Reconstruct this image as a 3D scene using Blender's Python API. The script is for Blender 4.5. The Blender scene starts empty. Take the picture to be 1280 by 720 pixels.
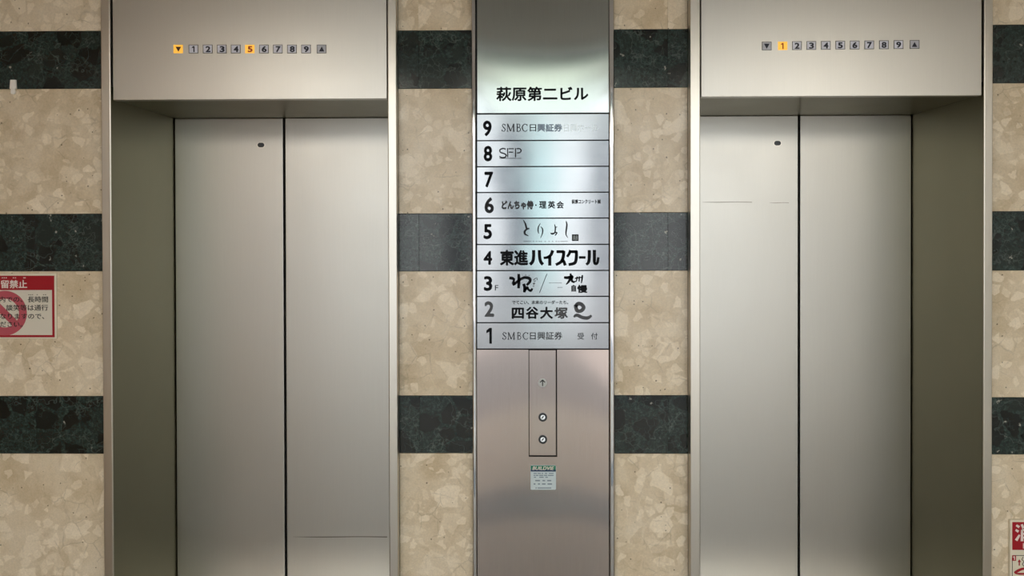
import bpy, bmesh, math, random
from mathutils import Vector, Matrix

random.seed(7)
SC = bpy.context.scene
COL = SC.collection

# ------------------------------------------------------------------ camera
H, D, F = 1.65, 2.72, 925.0
PITCH, YAW, ROLL, CY = 0.00741, -0.01457, -0.00241, 293.18
def _basis():
    cy, sy, cp, sp, cr, sr = math.cos(YAW), math.sin(YAW), math.cos(PITCH), math.sin(PITCH), math.cos(ROLL), math.sin(ROLL)
    fwd = Vector((sy*cp, cy*cp, -sp)); rt = Vector((cy, -sy, 0)); up = rt.cross(fwd)
    return cr*rt + sr*up, -sr*rt + cr*up, fwd
RT, UP, FW = _basis()
cam_data = bpy.data.cameras.new('camera')
cam_data.sensor_width = 36.0
cam_data.lens = 36.0*F/1280.0
cam_data.shift_y = (CY-360.0)/1280.0
cam_data.clip_start = 0.05
cam = bpy.data.objects.new('camera', cam_data)
COL.objects.link(cam)
M3 = Matrix((RT, UP, -FW)).transposed()
cam.matrix_world = Matrix.Translation((0, -D, H)) @ M3.to_4x4()
SC.camera = cam

# ------------------------------------------------------------------ sky, lamps, exposure
world = bpy.data.worlds.new('sky'); SC.world = world; world.use_nodes = True
wn = world.node_tree; wn.nodes.clear()
wo = wn.nodes.new('ShaderNodeOutputWorld'); wb = wn.nodes.new('ShaderNodeBackground')
wb.inputs['Color'].default_value = (0.80, 0.93, 1.0, 1); wb.inputs['Strength'].default_value = 1.05
wn.links.new(wb.outputs[0], wo.inputs[0])
sun_data = bpy.data.lights.new('sun', 'SUN'); sun_data.energy = 4.5; sun_data.angle = math.radians(1.0); sun_data.color = (1, 0.96, 0.9)
sun = bpy.data.objects.new('sun', sun_data); COL.objects.link(sun)      # high behind the building: lights the street and the house across
sun.rotation_euler = Vector((0.25, 0.70, 0.85)).to_track_quat('Z', 'Y').to_euler()
SC.view_settings.view_transform = 'Standard'; SC.view_settings.look = 'None'
SC.view_settings.exposure = 1.1; SC.view_settings.gamma = 1.0
SC.view_settings.use_curve_mapping = False
try:
    SC.cycles.max_bounces = 8; SC.cycles.diffuse_bounces = 4; SC.cycles.glossy_bounces = 5
    SC.cycles.caustics_reflective = False; SC.cycles.caustics_refractive = False
    SC.cycles.use_denoising = True; SC.cycles.sample_clamp_indirect = 6.0
except Exception:
    pass

LAMP_GLOW = 2.1                                # luminance of the ceiling lamps' diffusers
LAMP_SPOTS = [(-1.6, -3.3), (0.15, -3.3), (2.0, -3.3)]

# ------------------------------------------------------------------ helpers
def at(px, py, Y=0.0):
    """world (X, Z) of a pixel of the 1280x720 photograph on the upright plane y = Y"""
    d = RT*((px-640.0)/F) + UP*(-(py-CY)/F) + FW
    t = (Y + D)/d.y
    return d.x*t, H + d.z*t
def X_(px, Y=0.0, py=360): return at(px, py, Y)[0]
def rect(x0, y0, x1, y1, Y=0.0):
    xm, ym = (x0+x1)/2, (y0+y1)/2
    return at(x0, ym, Y)[0], at(x1, ym, Y)[0], at(xm, y1, Y)[1], at(xm, y0, Y)[1]   # X0 X1 Z0 Z1

ORIGIN = {}
def link(o, origin, parent):
    COL.objects.link(o)
    ORIGIN[o.name] = Vector(origin)
    if parent is not None:
        o.parent = parent
        o.location = Vector(origin) - ORIGIN[parent.name]
    else:
        o.location = origin
    return o
def empty(name, loc, parent=None):
    o = bpy.data.objects.new(name, None); o.empty_display_size = 0.1
    return link(o, loc, parent)
def tag(o, label=None, cat=None, group=None, kind=None):
    if label: o['label'] = label
    if cat: o['category'] = cat
    if group: o['group'] = group
    if kind: o['kind'] = kind
    return o
def obj(name, bm, m, parent=None, smooth=False, origin=None):
    vs = [v.co for v in bm.verts]
    if origin is None:
        lo = Vector((min(v.x for v in vs), min(v.y for v in vs), min(v.z for v in vs)))
        hi = Vector((max(v.x for v in vs), max(v.y for v in vs), max(v.z for v in vs)))
        origin = (lo+hi)/2
    bmesh.ops.translate(bm, verts=bm.verts, vec=-Vector(origin))
    bmesh.ops.recalc_face_normals(bm, faces=bm.faces)
    uv = bm.loops.layers.uv.new('flat')
    for f in bm.faces:
        for l in f.loops: l[uv].uv = (l.vert.co.x, l.vert.co.z)
    me = bpy.data.meshes.new(name); bm.to_mesh(me); bm.free()
    for mm in (m if isinstance(m, (list, tuple)) else [m]): me.materials.append(mm)
    if smooth:
        for p in me.polygons: p.use_smooth = True
    o = bpy.data.objects.new(name, me)
    return link(o, origin, parent)
def box(bm, x0, x1, y0, y1, z0, z1, bev=0.0, seg=1):
    b = bmesh.new()
    bmesh.ops.create_cube(b, size=1.0)
    for v in b.verts:
        v.co = Vector(((x0+x1)/2+v.co.x*(x1-x0), (y0+y1)/2+v.co.y*(y1-y0), (z0+z1)/2+v.co.z*(z1-z0)))
    if bev > 0:
        bmesh.ops.bevel(b, geom=b.edges[:], offset=bev, segments=seg, profile=0.5, affect='EDGES')
    t = bpy.data.meshes.new('tmp'); b.to_mesh(t); b.free(); bm.from_mesh(t); bpy.data.meshes.remove(t)
    return bm
def bx(*a, **k): return box(bmesh.new(), *a, **k)
def prism(bm, pts, Yf, Yb):
    """flat outline pts [(X, Z)...] given thickness from y = Yf (front) to y = Yb"""
    f = [bm.verts.new((x, Yf, z)) for x, z in pts]; b = [bm.verts.new((x, Yb, z)) for x, z in pts]
    n = len(pts)
    try:
        bm.faces.new(f); bm.faces.new(b[::-1])
        for i in range(n): bm.faces.new((f[i], b[i], b[(i+1) % n], f[(i+1) % n]))
    except ValueError:
        pass
    return bm
def circle(cx, cz, rx, rz=None, n=28, a0=0.0, a1=2*math.pi):
    rz = rz or rx
    return [(cx+rx*math.cos(a0+(a1-a0)*i/n), cz+rz*math.sin(a0+(a1-a0)*i/n)) for i in range(n)]
def disc(bm, cx, cz, r, Yf, Yb, n=28): return prism(bm, circle(cx, cz, r, n=n), Yf, Yb)
def ring(bm, cx, cz, r0, r1, Yf, Yb, n=40):
    A = [[bm.verts.new((cx+r*math.cos(2*math.pi*i/n), y, cz+r*math.sin(2*math.pi*i/n))) for i in range(n)] for r, y in ((r0, Yf), (r1, Yf), (r1, Yb), (r0, Yb))]
    for i in range(n):
        j = (i+1) % n
        for k in range(4):
            bm.faces.new((A[k][i], A[k][j], A[(k+1) % 4][j], A[(k+1) % 4][i]))
    return bm
def lathe(bm, cx, cz, prof, n=28):
    """prof [(radius, y)...] turned about the horizontal axis through (cx, cz)"""
    rows = [[bm.verts.new((cx+r*math.cos(2*math.pi*i/n), y, cz+r*math.sin(2*math.pi*i/n))) for i in range(n)] for r, y in prof]
    for a, b in zip(rows[:-1], rows[1:]):
        for i in range(n): bm.faces.new((a[i], a[(i+1) % n], b[(i+1) % n], b[i]))
    bm.faces.new(rows[0]); bm.faces.new(rows[-1][::-1])
    return bm
def brush(bm, pts, Yf, th=0.0004, px=True, n=6):
    """one brush stroke: pts [(px, py, width_px)...], smoothed, as a thin raised ribbon"""
    P = [Vector(p) for p in pts]
    Q = []
    for i in range(len(P)-1):
        p0 = P[max(i-1, 0)]; p1 = P[i]; p2 = P[i+1]; p3 = P[min(i+2, len(P)-1)]
        for k in range(n):
            t = k/n
            Q.append(0.5*((2*p1)+(p2-p0)*t+(2*p0-5*p1+4*p2-p3)*t*t+(3*p1-p0-3*p2+p3)*t*t*t))
    Q.append(P[-1])
    L, R = [], []
    for i, q in enumerate(Q):
        d = (Q[min(i+1, len(Q)-1)]-Q[max(i-1, 0)]); d = Vector((d.x, d.y)); d = d.normalized() if d.length > 1e-9 else Vector((1, 0))
        nn = Vector((-d.y, d.x))*max(q.z, 0.05)/2
        L.append(at(q.x+nn.x, q.y+nn.y, Yf)); R.append(at(q.x-nn.x, q.y-nn.y, Yf))
    lf = [bm.verts.new((x, Yf, z)) for x, z in L]; rf = [bm.verts.new((x, Yf, z)) for x, z in R]
    lb = [bm.verts.new((x, Yf+th, z)) for x, z in L]; rb = [bm.verts.new((x, Yf+th, z)) for x, z in R]
    for i in range(len(Q)-1):
        bm.faces.new((lf[i], rf[i], rf[i+1], lf[i+1]))
        bm.faces.new((lf[i], lf[i+1], lb[i+1], lb[i])); bm.faces.new((rf[i], rb[i], rb[i+1], rf[i+1]))
    bm.faces.new((lf[0], lb[0], rb[0], rf[0])); bm.faces.new((lf[-1], rf[-1], rb[-1], lb[-1]))
    return bm
def line(bm, pts, w, Yf, th=0.0004):
    for a, b in zip(pts[:-1], pts[1:]): brush(bm, [(a[0], a[1], w), (b[0], b[1], w)], Yf, th, n=1)
    return bm
_tc = {}
def text_bm(body, x0, y0, x1, y1, Yf, bold=0.0, shear=0.0, th=0.0004, bm=None):
    """lettering whose ink box fills the pixel box x0 y0 x1 y1 on the plane y = Yf"""
    key = (body, bold, shear)
    if key not in _tc:
        c = bpy.data.curves.new('lettering', 'FONT'); c.body = body; c.extrude = 0.5; c.shear = shear
        c.resolution_u = 3
        o = bpy.data.objects.new('lettering', c); COL.objects.link(o)
        dg = bpy.context.evaluated_depsgraph_get(); dg.update()
        me = bpy.data.meshes.new_from_object(o.evaluated_get(dg))
        _tc[key] = ([tuple(v.co) for v in me.vertices], [tuple(p.vertices) for p in me.polygons])
        bpy.data.objects.remove(o); bpy.data.curves.remove(c); bpy.data.meshes.remove(me)
    vs, fs = _tc[key]
    a0 = min(v[0] for v in vs); a1 = max(v[0] for v in vs); b0 = min(v[1] for v in vs); b1 = max(v[1] for v in vs)
    X0, X1, Z0, Z1 = rect(x0, y0, x1, y1, Yf)
    sx, sz = (X1-X0)/(a1-a0), (Z1-Z0)/(b1-b0)
    bm = bm or bmesh.new()
    # heavier weights: the glyph stroke thickened by shifted copies inside the same ink box
    bx_, bz_ = bold*sx, bold*sz
    kx, kz = 1-2*bx_/(X1-X0), 1-2*bz_/(Z1-Z0)
    offs = [(0, 0)] if bold < 0.004 else [(-1, 0), (1, 0), (0, -1), (0, 1), (-.7, -.7), (.7, .7), (-.7, .7), (.7, -.7)] if bold > 0.02 else [(-.8, -.5), (.8, .5), (-.8, .5), (.8, -.5)]
    for i, (ox, oz) in enumerate(offs):
        dy = -0.00001*i
        nv = [bm.verts.new((X0+bx_*(1+ox)+(v[0]-a0)*sx*kx, Yf+(0.5-v[2])*th+dy, Z0+bz_*(1+oz)+(v[1]-b0)*sz*kz)) for v in vs]
        for f in fs:
            try: bm.faces.new([nv[i] for i in f])
            except ValueError: pass
    return bm
def one(bm, x0, y0, x1, y1, Y, th=0.0004):
    """the figure 1 in a bold grotesque: stem and flag"""
    w, h = x1-x0, y1-y0; sw = w*0.46
    line(bm, [(x1-sw/2, y0), (x1-sw/2, y1)], sw, Y, th)
    P = [at(x0, y0+h*0.16, Y), at(x1-sw, y0, Y), at(x1-sw*0.5, y0, Y), at(x1-sw, y0+h*0.24, Y), at(x0, y0+h*0.34, Y)]
    return prism(bm, P, Y-0.00002, Y+th)
def text(name, m, parent, *a, **k): return obj(name, text_bm(*a, **k), m, parent)

# ------------------------------------------------------------------ materials
def srgb(r, g, b):
    f = lambda c: (c/255/12.92 if c/255 <= 0.04045 else ((c/255+0.055)/1.055)**2.4)
    return (f(r), f(g), f(b), 1)
def mat(name, col=(0.5, 0.5, 0.5, 1), rough=0.5, metal=0.0, spec=0.5, emit=None, est=0.0, aniso=0.0):
    m = bpy.data.materials.new(name); m.use_nodes = True
    b = m.node_tree.nodes['Principled BSDF']
    b.inputs['Base Color'].default_value = col; b.inputs['Roughness'].default_value = rough
    b.inputs['Metallic'].default_value = metal; b.inputs['Specular IOR Level'].default_value = spec
    b.inputs['Anisotropic'].default_value = aniso
    if emit: b.inputs['Emission Color'].default_value = emit; b.inputs['Emission Strength'].default_value = est
    return m
class NT:
    def __init__(s, m): s.t = m.node_tree; s.b = s.t.nodes['Principled BSDF']
    def n(s, kind, **props):
        x = s.t.nodes.new(kind)
        for k, v in props.items(): setattr(x, k, v)
        return x
    def l(s, a, b): s.t.links.new(a, b)
    def coords(s, scale=(1, 1, 1), rand=True):
        tc = s.n('ShaderNodeTexCoord'); mp = s.n('ShaderNodeMapping'); mp.inputs['Scale'].default_value = scale
        if rand:
            oi = s.n('ShaderNodeObjectInfo'); mu = s.n('ShaderNodeMath', operation='MULTIPLY'); mu.inputs[1].default_value = 37.0
            s.l(oi.outputs['Random'], mu.inputs[0])
            ad = s.n('ShaderNodeVectorMath', operation='ADD'); s.l(tc.outputs['Object'], ad.inputs[0]); s.l(mu.outputs[0], ad.inputs[1])
            s.l(ad.outputs[0], mp.inputs['Vector'])
        else:
            s.l(tc.outputs['Object'], mp.inputs['Vector'])
        return mp.outputs[0]
    def noise(s, v, scale, detail=3, rough=0.5, dist=0.0):
        x = s.n('ShaderNodeTexNoise'); x.inputs['Scale'].default_value = scale; x.inputs['Detail'].default_value = detail
        x.inputs['Roughness'].default_value = rough; x.inputs['Distortion'].default_value = dist; s.l(v, x.inputs['Vector']); return x
    def voro(s, v, scale, feature='F1', rnd=1.0):
        x = s.n('ShaderNodeTexVoronoi'); x.feature = feature; x.inputs['Scale'].default_value = scale
        x.inputs['Randomness'].default_value = rnd; s.l(v, x.inputs['Vector']); return x
    def ramp(s, fac, stops, interp='LINEAR'):
        x = s.n('ShaderNodeValToRGB'); x.color_ramp.interpolation = interp
        e = x.color_ramp.elements
        while len(e) > 1: e.remove(e[-1])
        e[0].position = stops[0][0]; e[0].color = stops[0][1]
        for p, c in stops[1:]:
            q = e.new(p); q.color = c
        s.l(fac, x.inputs['Fac']); return x.outputs['Color']
    def mix(s, fac, a, b, blend='MIX'):
        x = s.n('ShaderNodeMix', data_type='RGBA', blend_type=blend)
        for inp, v in ((x.inputs[0], fac), (x.inputs[6], a), (x.inputs[7], b)):
            if hasattr(v, 'type') and hasattr(v, 'links') or isinstance(v, bpy.types.NodeSocket): s.l(v, inp)
            else: inp.default_value = v
        return x.outputs[2]
    def math(s, op, a, b=0.0):
        x = s.n('ShaderNodeMath', operation=op)
        for inp, v in ((x.inputs[0], a), (x.inputs[1], b)):
            if isinstance(v, bpy.types.NodeSocket): s.l(v, inp)
            else: inp.default_value = v
        return x.outputs[0]
    def warp(s, v, scale, amt):
        nz = s.noise(v, scale, 2); sb = s.n('ShaderNodeVectorMath', operation='SUBTRACT'); s.l(nz.outputs['Color'], sb.inputs[0]); sb.inputs[1].default_value = (.5, .5, .5)
        sc = s.n('ShaderNodeVectorMath', operation='SCALE'); s.l(sb.outputs[0], sc.inputs[0]); sc.inputs['Scale'].default_value = amt
        ad = s.n('ShaderNodeVectorMath', operation='ADD'); s.l(v, ad.inputs[0]); s.l(sc.outputs[0], ad.inputs[1]); return ad.outputs[0]
    def bump(s, h, strength, dist=0.001):
        x = s.n('ShaderNodeBump'); x.inputs['Strength'].default_value = strength; x.inputs['Distance'].default_value = dist
        s.l(h, x.inputs['Height']); s.l(x.outputs[0], s.b.inputs['Normal'])

def G(v): return (v, v, v, 1)
def beige_marble(name, base, light, dark):
    m = mat(name, base, 0.16, 0, 0.5); t = NT(m)
    v = t.coords(); w = t.warp(v, 22, 0.022)
    w2 = t.warp(v, 9, 0.06)
    cloud = t.ramp(t.noise(w2, 7, 5, 0.6).outputs['Fac'], [(0.30, dark), (0.52, base), (0.75, light)])
    # large clasts: some cells of a warped cell pattern are paler
    def clasts(scale, thr, edge, vec):
        c = t.voro(vec, scale); r = t.n('ShaderNodeSeparateColor'); t.l(c.outputs['Color'], r.inputs[0])
        pick = t.math('GREATER_THAN', r.outputs[0], thr)
        d = t.voro(vec, scale, 'DISTANCE_TO_EDGE')
        inside = t.ramp(d.outputs['Distance'], [(edge, G(0)), (edge+0.03, G(1))])
        lv = t.math('MULTIPLY', r.outputs[1], 0.55); lv = t.math('ADD', lv, 0.35)
        return t.math('MULTIPLY', t.math('MULTIPLY', pick, inside), lv)
    pale = tuple(min(1, c*1.10+0.05) for c in light[:3])+(1,)
    col = t.mix(t.math('MULTIPLY', clasts(11, 0.62, 0.10, w), 0.85), cloud, pale)
    col = t.mix(t.math('MULTIPLY', clasts(27, 0.66, 0.10, t.warp(v, 45, 0.016)), 0.8), col, pale)
    col = t.mix(t.math('MULTIPLY', clasts(19, 0.80, 0.06, t.warp(v, 30, 0.02)), 0.5), col, dark)
    # fine veins round some clasts
    e = t.voro(w, 14, 'DISTANCE_TO_EDGE').outputs['Distance']
    vein = t.ramp(e, [(0.0, G(1)), (0.035, G(0))])
    gate = t.ramp(t.noise(v, 12, 2).outputs['Fac'], [(0.5, G(0)), (0.64, G(1))])
    col = t.mix(t.math('MULTIPLY', t.math('MULTIPLY', vein, gate), 0.36), col, tuple(c*0.45 for c in dark[:3])+(1,))
    # rust patches and pits
    rust = t.ramp(t.noise(t.warp(v, 30, .02), 11, 6, 0.65).outputs['Fac'], [(0.66, G(0)), (0.74, G(1))])
    col = t.mix(t.math('MULTIPLY', rust, 0.5), col, (dark[0]*0.80, dark[1]*0.68, dark[2]*0.48, 1))
    p = t.voro(t.warp(v, 60, .006), 62); r = t.n('ShaderNodeSeparateColor'); t.l(p.outputs['Color'], r.inputs[0])
    pit = t.math('MULTIPLY', t.math('GREATER_THAN', r.outputs[0], 0.90), t.ramp(p.outputs['Distance'], [(0.13, G(1)), (0.20, G(0))]))
    col = t.mix(t.math('MULTIPLY', pit, 0.8), col, (0.09, 0.06, 0.035, 1))
    fine = t.ramp(t.noise(v, 160, 3, 0.7).outputs['Fac'], [(0.3, G(0.90)), (0.7, G(1.07))])
    col = t.mix(1.0, col, fine, 'MULTIPLY')
    t.l(col, t.b.inputs['Base Color'])
    t.bump(t.noise(v, 3, 2).outputs['Fac'], 0.05, 0.002)
    return m
def green_marble(name, k=1.0):
    m = mat(name, (0.01, 0.02, 0.018, 1), 0.10, 0, 0.5); t = NT(m)
    v = t.coords(); w = t.warp(v, 20, 0.03)
    c = lambda r, g, b: (r*k, g*k, b*k, 1)
    mott = t.ramp(t.noise(t.warp(v, 40, .02), 95, 6, 0.78).outputs['Fac'], [(0.32, c(.003, .006, .005)), (0.5, c(.014, .026, .023)), (0.64, c(.040, .070, .060)), (0.8, c(.07, .105, .09))])
    d = t.voro(w, 13, 'DISTANCE_TO_EDGE').outputs['Distance']; cc = t.voro(w, 13); r = t.n('ShaderNodeSeparateColor'); t.l(cc.outputs['Color'], r.inputs[0])
    inside = t.math('MULTIPLY', t.ramp(d, [(0.05, G(0)), (0.10, G(1))]), t.math('GREATER_THAN', r.outputs[0], 0.38))
    clast = t.ramp(r.outputs[1], [(0.0, c(.0012, .0022, .0020)), (0.6, c(.0035, .007, .0065)), (1.0, c(.016, .026, .022))])
    col = t.mix(t.math('MULTIPLY', inside, 0.92), mott, clast)
    d2 = t.voro(t.warp(v, 50, .012), 46, 'DISTANCE_TO_EDGE').outputs['Distance']
    gate = t.ramp(t.noise(v, 15, 3).outputs['Fac'], [(0.48, G(0)), (0.60, G(1))])
    col = t.mix(t.math('MULTIPLY', t.math('MULTIPLY', t.ramp(d2, [(0.0, G(1)), (0.05, G(0))]), gate), 0.5), col, c(.10, .14, .12))
    # crooked pale veins
    vn = t.noise(t.warp(v, 8, .05), 5, 4, 0.6).outputs['Fac']
    vl = t.ramp(t.math('ABSOLUTE', t.math('SUBTRACT', vn, 0.5)), [(0.0, G(1)), (0.006, G(0))])
    col = t.mix(t.math('MULTIPLY', vl, 0.35), col, c(.16, .20, .18))
    # pale flecks
    p = t.voro(t.warp(v, 70, .035), 40); q = t.n('ShaderNodeSeparateColor'); t.l(p.outputs['Color'], q.inputs[0])
    fl = t.math('MULTIPLY', t.math('GREATER_THAN', q.outputs[0], 0.93), t.ramp(p.outputs['Distance'], [(0.16, G(1)), (0.26, G(0))]))
    col = t.mix(t.math('MULTIPLY', fl, 0.85), col, (0.36, 0.36, 0.31, 1))
    t.l(col, t.b.inputs['Base Color'])
    return m
def steel(name, col, rough, hair=0.0, axis='z', metal=1.0, wave=0.0, aniso=0.0, smudge=0.05, saddle=0.0):
    m = mat(name, col, rough, metal, 0.5, aniso=aniso); t = NT(m)
    v0 = t.coords((1, 1, 1), rand=True)
    sc = {'z': (900, 900, 7), 'x': (7, 900, 900)}[axis]
    v = t.coords(sc, rand=True)
    hn = t.noise(v, 1.0, 3, 0.6).outputs['Fac']
    sm = t.noise(v0, 5, 4, 0.6).outputs['Fac']
    r = t.math('ADD', t.math('MULTIPLY', t.math('SUBTRACT', sm, 0.5), smudge*2), rough)
    r = t.math('ADD', r, t.math('MULTIPLY', t.math('SUBTRACT', hn, 0.5), hair*0.5))
    t.l(r, t.b.inputs['Roughness'])
    cm = t.mix(1.0, col, t.ramp(hn, [(0.25, G(1-hair)), (0.75, G(1.0))]), 'MULTIPLY')
    t.l(cm, t.b.inputs['Base Color'])
    if wave > 0 or saddle:
        h = t.math('MULTIPLY', t.noise(v0, 2.2, 1).outputs['Fac'], wave)
        if saddle:      # thin sheet bowed between its edges
            tc = t.n('ShaderNodeTexCoord'); sp = t.n('ShaderNodeSeparateXYZ'); t.l(tc.outputs['Object'], sp.inputs[0])
            h = t.math('ADD', h, t.math('MULTIPLY', t.math('MULTIPLY', t.math('MULTIPLY', sp.outputs[0], sp.outputs[0]), sp.outputs[2]), saddle))
        t.bump(h, 1.0, 1.0)
    if aniso > 0:
        tg = t.n('ShaderNodeTangent', direction_type='UV_MAP', uv_map='flat'); t.l(tg.outputs[0], t.b.inputs['Tangent'])
        t.b.inputs['Anisotropic Rotation'].default_value = 0.25 if axis == 'x' else 0.0
    return m

M = {}
M['beige'] = beige_marble('beige_marble', srgb(224, 206, 177), srgb(232, 217, 193), srgb(204, 183, 150))
M['green'] = green_marble('dark_green_marble')
M['grout'] = mat('dark_grout', srgb(70, 62, 52), 0.9)
M['door'] = steel('satin_door_steel', srgb(203, 200, 193), 0.37, 0.05, 'z', smudge=0.04)
M['jamb'] = steel('recess_shaded_steel', srgb(126, 122, 100), 0.40, 0.04, 'z')  # recess shade and olive reflections put into the steel's base colour
M['frame'] = steel('frame_steel', srgb(216, 211, 201), 0.30, 0.05, 'z', smudge=0.04)
M['plate'] = steel('brushed_name_plate_steel', srgb(164, 166, 169), 0.15, 0.10, 'x', wave=0.004, aniso=0.8, smudge=0.06)
M['column'] = steel('hairline_header_steel', srgb(178, 183, 182), 0.12, 0.14, 'z', wave=0.002, smudge=0.03, saddle=0.22, aniso=0.6)
M['column_low'] = steel('hairline_lower_steel', srgb(192, 180, 174), 0.14, 0.14, 'z', wave=0.002, smudge=0.03, saddle=-0.26, aniso=0.6)
M['chrome'] = steel('polished_trim_steel', srgb(228, 230, 235), 0.06, 0.0, 'z', wave=0.03, smudge=0.03)
M['ink'] = mat('black_ink', srgb(20, 22, 26), 0.75, spec=0.12)
M['ink_worn'] = mat('worn_grey_ink', srgb(92, 94, 98), 0.75, spec=0.12)
M['ink_dark_worn'] = mat('slightly_worn_ink', srgb(52, 54, 58), 0.75, spec=0.12)
M['ink_blue'] = mat('faded_blue_ink', srgb(140, 158, 178), 0.75, spec=0.12)
M['ink_ghost'] = mat('ghost_of_removed_lettering', srgb(188, 194, 196), 0.4, 1.0)
M['dark'] = mat('black_shadow_gap', srgb(14, 13, 12), 0.7)
M['red'] = mat('sign_red', srgb(163, 14, 32), 0.4)
M['pink'] = mat('translucent_red_print', srgb(186, 84, 96), 0.45)
M['paper'] = mat('sign_white', srgb(222, 214, 198), 0.45)
M['acryl'] = mat('acrylic_backing', srgb(232, 222, 200), 0.3)
M['signink'] = mat('sign_black_print', srgb(38, 34, 30), 0.5)
M['signwhite'] = mat('sign_white_print', srgb(236, 222, 214), 0.5)
M['lampoff'] = mat('unlit_indicator_glass', srgb(222, 222, 234), 0.3)
M['lampoff_dark'] = mat('grey_indicator_glass', srgb(190, 190, 198), 0.3)
M['lampon'] = mat('lit_indicator_glass', srgb(240, 180, 70), 0.4, emit=srgb(255, 190, 70), est=0.30)
M['digit'] = mat('indicator_digit', srgb(30, 32, 48), 0.5)
M['digit_lit'] = mat('indicator_digit_lit', srgb(170, 60, 15), 0.5)
M['digit_lit_dark'] = mat('indicator_arrow_lit', srgb(70, 35, 12), 0.5)
M['bezel'] = mat('indicator_bezel', srgb(104, 102, 98), 0.35, 0.8)
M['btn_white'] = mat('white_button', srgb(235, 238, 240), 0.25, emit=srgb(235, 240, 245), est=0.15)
M['btn_ring'] = mat('dark_button_ring', srgb(52, 54, 56), 0.3, 0.5)
M['arrow_disc'] = mat('grey_arrow_lens', srgb(196, 198, 196), 0.3)
M['teal'] = mat('sticker_green', srgb(20, 120, 92), 0.4)
M['navy'] = mat('sticker_navy', srgb(22, 58, 92), 0.4)
M['sticker'] = mat('sticker_white', srgb(205, 218, 222), 0.4)
M['sticker_ink'] = mat('sticker_grey_print', srgb(120, 138, 150), 0.5)
M['clip'] = mat('white_plastic', srgb(245, 240, 232), 0.4)
M['ceiling'] = mat('painted_ceiling', srgb(214, 209, 202), 0.7)
M['sidewall'] = mat('side_wall_stone', srgb(226, 222, 214), 0.35)
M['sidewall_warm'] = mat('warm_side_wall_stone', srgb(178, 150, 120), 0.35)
M['floor'] = mat('floor_stone', srgb(158, 146, 130), 0.35)
M['pavement'] = mat('pavement', srgb(152, 146, 144), 0.8)
M['plaster'] = mat('pale_plaster', srgb(238, 240, 242), 0.8)
M['band_dark'] = mat('dark_reflection_band', srgb(92, 96, 106), 0.4)
M['band_cyan'] = mat('cyan_reflection_band', srgb(190, 222, 222), 0.8)
M['lamp_case'] = mat('lamp_case', srgb(230, 230, 230), 0.4)
M['lamp_glow_dim'] = mat('lamp_diffuser_dimmed', srgb(245, 255, 248), 0.5, emit=(0.90, 1, 0.95, 1), est=LAMP_GLOW*0.42)  # middle lamp dimmed and tinted green for its reflection in the header plate
M['lamp_glow'] = mat('lamp_diffuser', srgb(255, 250, 240), 0.5, emit=(1, 0.98, 0.93, 1), est=LAMP_GLOW)

# ------------------------------------------------------------------ the room
XL, XR, ZC, YF = -2.25, 2.75, 2.80, -4.2       # side walls, ceiling, open front of the lobby
YD = 0.449                                      # plane of the lift doors
FY = -0.04                                      # front of the lift frames
# lift openings, from frame outer edges (pixels read on the frame's own plane)
LIFTS = [dict(fo0=127.8, fi0=139.6, fi1=485.6, fo1=496.3, lx0=142.0, lx1=484.2, ly=124.2, seam=(354.3, 357.2), pxl=219, dtop=149),
         dict(fo0=863.0, fi0=875.3, fi1=1229.6, fo1=1240.6, lx0=877.0, lx1=1227.4, ly=120.2, seam=(997.6, 1000.3), pxr=1140, dtop=145)]
for L in LIFTS:
    for k in ('fo0', 'fi0', 'fi1', 'fo1', 'lx0', 'lx1'): L['X'+k] = X_(L[k], FY)
    L['Zl'] = at((L['lx0']+L['lx1'])/2, L['ly'], FY)[1]
ZH = 2.60
def struct(name, bm, m, parent=None, label=None, cat=None):
    o = obj(name, bm, m, parent); o['kind'] = 'structure'
    if label: tag(o, label, cat)
    return o
struct('floor', bx(XL, XR, YF, YD+0.3, -0.1, 0.0), M['floor'], label='stone floor of the lift lobby below the picture', cat='floor')
struct('ceiling', bx(XL-0.15, XR+0.15, YF, 1.5, ZC, 6.0), M['ceiling'], label='painted ceiling of the lift lobby above the picture', cat='ceiling')
M['trim_dark'] = mat('grey_reflection_strip', srgb(160, 166, 164), 0.6)
M['trim_light'] = mat('pale_reflection_strip', srgb(250, 252, 252), 0.6); M['floor_band'] = mat('dark_reflection_strip', srgb(62, 62, 58), 0.3)
struct('trim_1', bx(XL, XR, -2.14, -1.98, ZC-0.012, ZC), M['trim_light'], label='unseen pale ceiling strip added for a light band in the header reflection', cat='trim')  # added out of view to draw a light arc in the header's reflection
struct('trim_3', bx(XL, XR, -2.62, -2.16, ZC-0.010, ZC), M['trim_dark'], label='unseen grey ceiling strip added for a dark band in the header reflection', cat='trim')  # added out of view to darken the header's reflection below that arc
struct('trim_2', bx(XL, XR, -2.05, -1.55, 0.0, 0.002), M['floor_band'], label='unseen dark floor band added for a dark arc in the lower plate reflection', cat='trim')  # added out of view to darken the lower plate's reflection
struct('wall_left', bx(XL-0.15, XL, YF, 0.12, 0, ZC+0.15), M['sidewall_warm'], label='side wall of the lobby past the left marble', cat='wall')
struct('wall_right', bx(XR, XR+0.15, YF, 0.12, 0, ZC+0.15), M['sidewall'], label='side wall of the lobby past the right marble', cat='wall')
wb_ = bmesh.new()
xs = [XL, LIFTS[0]['Xfo0']+0.004, LIFTS[0]['Xfo1']-0.004, LIFTS[1]['Xfo0']+0.004, LIFTS[1]['Xfo1']-0.004, XR]
for a, b in ((0, 1), (2, 3), (4, 5)): box(wb_, xs[a], xs[b], 0.021, 0.12, 0, ZC)
for a, b in ((1, 2), (3, 4)): box(wb_, xs[a], xs[b], 0.021, 0.12, ZH+0.035, ZC)
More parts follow.
